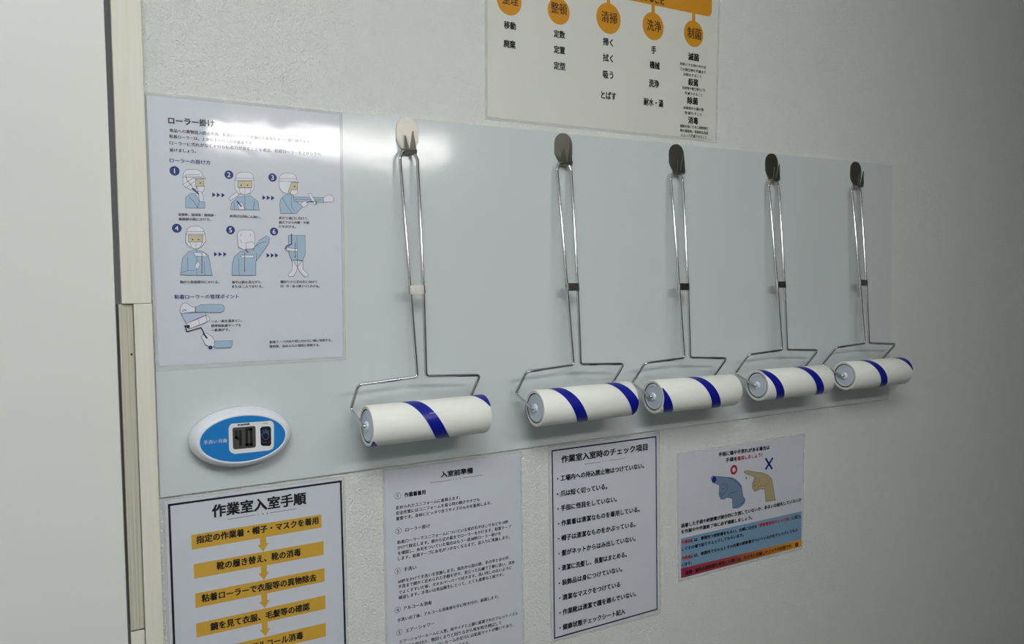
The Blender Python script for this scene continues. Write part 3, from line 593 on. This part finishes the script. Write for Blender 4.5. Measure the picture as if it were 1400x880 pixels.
  ('t','ての微生物を死滅また',[352.6,108.1],[408.5,108.9],'ink',1,4.9,'lettering'),
  ('t','は除去すること',[360.3,100.7],[399,101.2],'ink',1,4.9,'lettering'),
  ('t','殺菌',[370.4,86.6],[391.3,87.3],'ink',2,11,'lettering'),
  ('t','除菌',[368.9,57.4],[390.7,57.7],'ink',2,11.1,'lettering'),
  ('t','消毒',[370.4,26.3],[391.4,26.5],'ink',2,11,'lettering'),
  ('t','有害物や微生物などを',[357.7,79.1],[406.5,80],'ink',1,5,'lettering'),
  ('t','死滅させること',[363,71],[401.1,72.1],'ink',1,5,'lettering'),
  ('t','対象物から菌の数',[360,48.2],[403.7,48.5],'ink',1,5.1,'lettering'),
  ('t','を減らすこと',[363.6,40.1],[400,41],'ink',1,5,'lettering'),
  ('t','病原を除くために病原微生',[353.1,18.8],[413.6,19.4],'ink',1,5,'lettering'),
  ('t','物の感染的、発病的な毒素',[353.1,11.6],[413.7,11.9],'ink',1,5,'lettering'),
  ('t','によって死滅させること',[355.8,4.5],[410.6,4.8],'ink',1,5.1,'lettering')]),
 'M': dict(origin=(-0.1815,-0.0225,1.3304), film=[], paper=None, items=[
  ('f','lcdframe',[[-10,18],[34.4,17.1],[37,15.1],[38,11.8],[37.4,-12.6],[35.7,-16.5],[31.2,-18.1],[-7.7,-17.6],[-11.8,-15.3],[-13.8,-12],[-13.7,12.7],[-12.1,16.5]],'screen_frame'),
  ('f','lcd',[[-8,13.2],[15,12.8],[16.7,11.3],[16.5,-11.1],[14.8,-12.7],[-7.5,-12.3],[-9.3,-10.8],[-9.5,11.8]],'screen'),
  ('f','black',[[24.1,11],[32.4,10.7],[34.4,8.5],[34.2,-10.9],[32.3,-12.8],[23.9,-11.8],[22.2,-10],[21.9,9.4]],'sensor_window'),
  ('g','digits'),
  ('l','black',3,[[-5.2,8.2],[-5.4,1.2],[-0.8,-1.5]],None),
  ('l','black',3,[[-0.8,7.8],[-0.9,-7.8]],None),
  ('l','black',3,[[6.5,9.5],[11.5,9.3],[11.7,0.6]],None),
  ('l','black',3,[[6.5,9.5],[6.3,1.2]],None),
  ('l','black',3,[[6.2,-0.6],[6.2,-8.6],[11.4,-8.9],[11.6,-0.5]],None),
  ('g',None),
  ('t','手洗い当番',[-41.4,-2.8],[-15.6,-3],'paleink',1,4.7,'lettering'),
  ('t','手洗時間',[-3.8,14.7],[9.9,14.7],'ink',2,2,'lettering'),
  ('t','TEST',[25.1,14],[31,13.8],'greyink',1,1.3,'lettering'),
  ('g','hand_icon'),
  ('l','iconblue',0.9,[[25.7,6.3],[26.3,2.8]],None),
  ('l','iconblue',0.9,[[27.7,7],[27.9,3.5]],None),
  ('l','iconblue',0.9,[[29.4,6.5],[29.3,3.1]],None),
  ('l','iconblue',0.9,[[31.2,5.3],[30.7,1.9]],None),
  ('l','iconblue',0.6,[[23.9,1.5],[24.8,-2.2],[27.2,-4.7],[29.8,-4.5],[31.5,-1.5],[31.3,2.5]],None),
  ('l','iconblue',0.6,[[23,1.6],[24.8,2.5]],None),
  ('l','iconblue',0.5,[[24.5,-7.7],[25.3,-7.8]],None),
  ('l','iconblue',0.5,[[26.7,-7.9],[28.9,-8]],None),
  ('l','iconblue',0.5,[[31.5,-8.1],[31.8,-8.2]],None),
  ('g',None)]),
}


# ------------------------------------------------------------------ setting
WY = .003
struct(box('wall_back', -.3, 3.2, WY, WY+.1, 0, 2.45, 'wallpaper'))
struct(box('wall_front', -1.5, 3.2, -2.1, -1.8, 0, 2.45, 'opposite_paper'))
struct(box('wall_left', -1.6, -1.5, -2.1, WY+.1, 0, 2.45, 'wallpaper'))
struct(box('wall_right', 3.2, 3.3, -2.1, WY+.1, 0, 2.45, 'wallpaper'))
struct(box('floor', -1.6, 3.3, -2.1, WY+.1, -.1, 0, 'floor_vinyl'))
struct(box('ceiling', -1.6, 3.3, -2.1, WY+.1, 2.45, 2.55, 'ceiling_white'))
struct(box('wall_back', -1.5, -.3, WY, WY+.1, 2.08, 2.45, 'wallpaper'))
# door beside the notices: casing, grained jamb strip, white leaf
door = struct(thing('door_1', '', '', (0, 0, 0))); del door['label']; del door['category']
box('casing', -.289, -.2706, -.012, WY, 0, 1.489, 'casing_beige', door, .0008)
box('casing', -.3005, -.2708, -.0105, WY, 1.4895, 2.08, 'casing_beige', door, .0008)
box('jamb_strip', -.3035, -.2895, -.006, .03, 1.124, 1.489, 'jamb_grain', door, .0006)
box('jamb_strip', -.3035, -.2895, -.006, .03, .0, 1.122, 'casing_beige', door, .0006)
v, f = tube_geo([(-.2925, -.0066, 1.4335), (-.2925, -.0058, 1.4335)], .0012, 12); link('screw', v, f, 'black', door)
box('door_leaf', -1.12, -.3065, -.004, .03, .01, 2.06, 'door_white', door, .001)
box('casing', -1.5, -1.125, -.012, WY+.1, 0, 2.08, 'casing_beige', door, .001)
box('casing', -1.125, -.2722, -.012, WY, 2.0805, 2.11, 'casing_beige', door, .001)
v, f = tube_geo(fillet([(-1.04, 0, 1.0), (-1.04, -.05, 1.0), (-.92, -.05, 1.0)], .012), .009, 12); link('door_handle', v, f, 'chrome', door)

# ------------------------------------------------------------------ white panel
v, f = box_geo(-.2680, 1.0508, 0, WY-.0002, 1.2680, 1.7222, .0004)
tag(link('backing_panel', v, f, 'panel_white'), 'long glossy white panel on the wall carrying the five chrome rollers', 'panel')

# ------------------------------------------------------------------ notices
poster('A', 'roller_guide_notice', 'laminated roller guide with numbered drawings, on the left end of the white panel', 'notice')
poster('P1', 'entry_steps_notice', 'laminated notice with five gold bars joined by arrows, below the oval timer', 'notice')
poster('P2', 'preparation_notice', 'unframed laminated sheet of dense small text, between the gold-bar notice and the checklist', 'notice')
poster('C', 'checklist_notice', 'laminated checklist in a thin black border, below the second roller', 'notice')
poster('D', 'glove_notice', 'landscape notice with gloved and bare pointing hands over a blue text band', 'notice')
poster('T', 'cleaning_notice', 'wide notice with five orange discs of text, above the white panel', 'notice', 'paper_warm', 4.0)

# ------------------------------------------------------------------ hand-wash timer
t = thing('hand_wash_timer', 'oval white and blue timer showing 40, on the panel below the roller guide', 'timer', (-.1778, 0, 1.3295))
prof = [(.0590, .0355, 0), (.0590, .0355, -.003), (.0582, .0349, -.009), (.0562, .0334, -.0145), (.0535, .0312, -.0185), (.0508, .0290, -.0208), (.0490, .0274, -.0214), (.0480, .0264, -.0208), (.0478, .0262, -.0200)]
n = 72; V = []; F = []
for i, (a, b, y) in enumerate(prof):
    for k in range(n): th = 2*math.pi*k/n; V.append((a*math.cos(th)-(.0008*(-y/.02)), y, b*math.sin(th)))
for i in range(len(prof)-1):
    for k in range(n): F.append([i*n+k, (i+1)*n+k, (i+1)*n+(k+1) % n, i*n+(k+1) % n])
V.append((0, 0, 0)); F += [[k, (k+1) % n, len(V)-1] for k in range(n)]
link('shell', V, F, 'timer_white', t, smooth=True)
pts = [(-.0008+.0482*math.cos(2*math.pi*k/n), .0266*math.sin(2*math.pi*k/n)) for k in range(n)]
v, f = plate_geo(pts, -.0212, -.0195); link('face_plate', v, f, 'timer_blue', t)
d = PRINT['M']; tmp = bpy.data.objects.new('tmp', None)
before = set(bpy.data.objects); run_items(d['items'], t, -.02135)
for o in set(bpy.data.objects)-before: o.location = (d['origin'][0]+.1778, 0, d['origin'][2]-1.3295)
bpy.data.objects.remove(tmp)

# ------------------------------------------------------------------ lint rollers and their hooks
R_, L_ = .0252, .1610
def stripe_geo(s0, pitch=.097, wd=.0185):
    V = []; F = []; n = 48; h = L_/2
    t0 = -3.0; steps = int(6*n); prev = None
    for i in range(steps+1):
        turn = t0+i/n; s = s0+pitch*(turn-.5)             # s0: centre of the band where it passes underneath
        a, b = max(0, s-wd/2), min(L_, s+wd/2)
        if b-a < .0002: prev = None; continue
        th = 2*math.pi*turn; y, z = -math.sin(th)*(R_+.00025), math.cos(th)*(R_+.00025)
        V += [(a-h, y, z), (b-h, y, z)]; cur = len(V)-2
        if prev is not None: F.append([prev, prev+1, cur+1, cur])
        prev = cur
    return V, F
ROLL_DATA = [  # axle centre x, z, sideways tilt, stripe position
    (.0403, 1.3348, .0009, .104), (.2817, 1.3345, .0010, .0785), (.4899, 1.3317, -.0148, .124), (.7094, 1.3322, -.0111, .047), (.9269, 1.3324, -.0116, .098)]
ROLL_LABEL = ['chrome-handled lint roller nearest the roller guide, one blue stripe crossing the middle of its roll',
    'lint roller second from the roller guide, hanging above the black-bordered checklist',
    'middle one of the five lint rollers, blue stripe against its end cap',
    'lint roller with two slanting blue stripes, next to last before the panel end',
    'lint roller at the far right end of the white panel']
HOOK_LABEL = ['steel hook nearest the roller guide, plate glaring white under the lamp', 'grey oval steel hook of the second lint roller from the roller guide',
    'dark oval steel hook of the middle lint roller', 'dark oval steel hook of the next-to-last lint roller', 'dark oval steel hook at the far right end of the panel']
ci = -L_/2
def make_roller(i):
    X, Z, tilt, s0 = ROLL_DATA[i]
    root = thing('lint_roller', ROLL_LABEL[i], 'lint roller', (X, -.0527, Z), 'lint rollers hanging in a row on the white panel'); root.rotation_euler = (0, -tilt, 0)
    hw = L_/2+.0042
    path = [(-.070, 0, 0), (-hw, 0, 0), (-hw, .0444, .0155), (-hw+.0002, .0146, .0493), (-.0061, .0144, .0537), (-.0090, .0245, .1644), (-.0122, .0430, .333), (-.0080, .0445, .3425)]
    path = path+[(-x, y, z) for x, y, z in path[::-1]]
    rad = [0, .003, .004, .006, .004, .05, .004, .004]; rad = rad+rad[::-1]
    v, f = tube_geo(fillet(path, rad), .0021, 12); link('wire_handle', v, f, 'chrome', root, smooth=True)
    # flat metal band gripping both strands
    z0, z1, yc, hx = .1590, .1700, .0245, .0090
    out = fillet([(-hx, yc-.0027), (hx, yc-.0027)], 0) if 0 else None
    rp = [(-hx-.0028*math.sin(math.pi*k/8), yc-.0028*math.cos(math.pi*k/8)) for k in range(9)]
    ring = [(x, y) for x, y in rp]+[(-x, y) for x, y in rp[::-1]]
    inn = [(x*.93, yc+(y-yc)*.78) for x, y in ring]; nn = len(ring)
    V = [(x, y, z0) for x, y in ring]+[(x, y, z1) for x, y in ring]+[(x, y, z0) for x, y in inn]+[(x, y, z1) for x, y in inn]
    V = [(x, y+(z-.1645)*.095, z) for x, y, z in V]; F = []
    for k in range(nn):
        j = (k+1) % nn; F += [[k, j, nn+j, nn+k], [2*nn+k, 3*nn+k, 3*nn+j, 2*nn+j], [k, 2*nn+k, 2*nn+j, j], [nn+k, nn+j, 3*nn+j, 3*nn+k]]
    link('clip', V, F, 'clip_metal', root)
    h = L_/2; e = .0006; ri = .0207
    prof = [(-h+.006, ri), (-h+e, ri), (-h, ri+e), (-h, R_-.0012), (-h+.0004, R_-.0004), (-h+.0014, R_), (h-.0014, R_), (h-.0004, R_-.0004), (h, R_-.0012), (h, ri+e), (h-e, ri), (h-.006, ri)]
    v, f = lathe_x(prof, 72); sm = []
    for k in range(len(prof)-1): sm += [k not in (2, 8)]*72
    roll = link('paper_roll', v, f, ['roll_paper', 'roll_edge', 'core_shade'], root, [2 if k in (0, 10) else 1 if k in (1, 2, 8, 9) else 0 for k in range(len(prof)-1) for _ in range(72)], smooth=sm)
    v, f = stripe_geo(s0); link('blue_stripe', v, f, 'stripe_blue', roll, smooth=True)
    v, f = lathe_x([(-h+.0045, .001), (-h+.0045, .0207), (h-.0045, .0207), (h-.0045, .001)], 48); link('core', v, f, 'core_shade', roll)
    for s in (-1, 1):
        v, f = lathe_x([(s*(h-.0044), .0193), (s*(h-.0012), .0193), (s*(h-.0006), .0188), (s*(h-.0002), .0168), (s*(h-.0010), .0162), (s*(h-.0010), .0062), (s*(h-.0002), .0058), (s*(h+.0016), .0052), (s*(h+.0020), .0044), (s*(h+.0020), .0021), (s*(h-.004), .0021)], 48)
        cap = link('end_cap', v, f, ['cap_grey', 'cap_hub'], root, [1 if k >= 5 else 0 for k in range(10) for _ in range(48)])
    if i == 0:
        a = math.radians(62); rr = R_+.0004; V = [(x, -rr*math.sin(a+d_), rr*math.cos(a+d_)) for x, d_ in ((-.0065, -.01), (.0125, -.01), (.0125, .01), (-.0065, .01))]
        link('tape_seam', V, [[0, 1, 2, 3]], 'white', roll)
def make_hook(i):
    X = (.0425, .2865, .5022, .7177, .9408)[i]
    root = thing('wall_hook', HOOK_LABEL[i], 'hook', (X, 0, 1.7015), 'steel hooks along the top of the panel')
    hw, top = .0155, .0203; pts = [(hw*math.cos(math.pi*k/18), top-hw+hw*math.sin(math.pi*k/18)*1.0) for k in range(19)]
    pts += [(-hw, -.010), (-.0095, -.0200), (.0095, -.0200), (hw, -.010)]
    v, f = plate_geo(pts, -.0012, 0); link('plate', v, f, 'steel_plate', root)
    # cradle: strip curling out of the plate's foot, then two pointed prongs
    V = []; F = []; prof = [(-.0012, -.0192), (-.0025, -.0236), (-.0055, -.0268), (-.0085, -.0272), (-.0112, -.0252), (-.0122, -.0215)]
    for (y, z) in prof:
        for dx in (-.0085, .0085): V += [(dx, y, z)]
    for k in range(len(prof)-1): F.append([2*k, 2*k+1, 2*k+3, 2*k+2])
    for k in range(len(prof)):   # thickness
        for dx in (-.0085, .0085): V += [(dx, prof[k][0]-.0004*(1 if k > 2 else 0), prof[k][1]-.0007)]
    o = 2*len(prof)
    for k in range(len(prof)-1): F += [[o+2*k, o+2*k+2, o+2*k+3, o+2*k+1], [2*k, 2*k+2, o+2*k+2, o+2*k], [2*k+1, o+2*k+1, o+2*k+3, 2*k+3]]
    link('cradle', V, F, 'steel_plate', root)
    for (b0, b1, tx, tz, ty) in ((-.0085, -.0030, -.0095, -.0055, -.0155), (-.0022, .0075, .0010, .0008, -.0162)):
        ln = 6; V = []; F = []
        for k in range(ln+1):
            q = k/ln; cx0 = b0+(tx-.0008-b0)*q; cx1 = b1+(tx+.0008-b1)*q; y = -.0122+(ty+.0122)*q; z = -.0222+(tz+.0222)*q
            V += [(cx0, y, z), (cx1, y, z), (cx1, y-.0008, z), (cx0, y-.0008, z)]
        for k in range(ln):
            for a in range(4): F.append([4*k+a, 4*k+(a+1) % 4, 4*k+4+(a+1) % 4, 4*k+4+a])
        F += [[3, 2, 1, 0], [4*ln, 4*ln+1, 4*ln+2, 4*ln+3]]
        link('prong', V, F, 'steel_plate', root)
for i in range(5): make_roller(i)
for i in range(5): make_hook(i)

# ------------------------------------------------------------------ tube lamp hanging behind the viewer
t = thing('pendant_lamp', 'white tube lamp hanging on two rods from the ceiling, outside the picture', 'lamp', (.33, -1.17, 1.88))
box('housing', -.33, .33, -.045, 0, -.045, .045, 'fixture_white', t, .004)
box('diffuser', -.32, .32, .001, .055, -.0275, .0275, 'lamp_glow', t, .008)
for s in (-1, 1): v, f = tube_geo([(s*.25, -.02, .045), (s*.25, -.02, .57)], .005, 10); link('rod', v, f, 'chrome', t)
t = thing('added_fill_light', 'added overhead fill light with a white frame, outside the picture', 'lamp', (-.5, -1.3, 2.45))  # unseen fill light, added to brighten the left and shade rollers from above
for a, b, c_, d_ in ((-.43, .43, .30, .33), (-.43, .43, -.33, -.30), (-.43, -.40, -.30, .30), (.40, .43, -.30, .30)): box('frame', a, b, c_, d_, -.05, 0, 'fixture_white', t, .003)
box('diffuser', -.4, .4, -.3, .3, -.045, -.005, 'fill_glow', t)
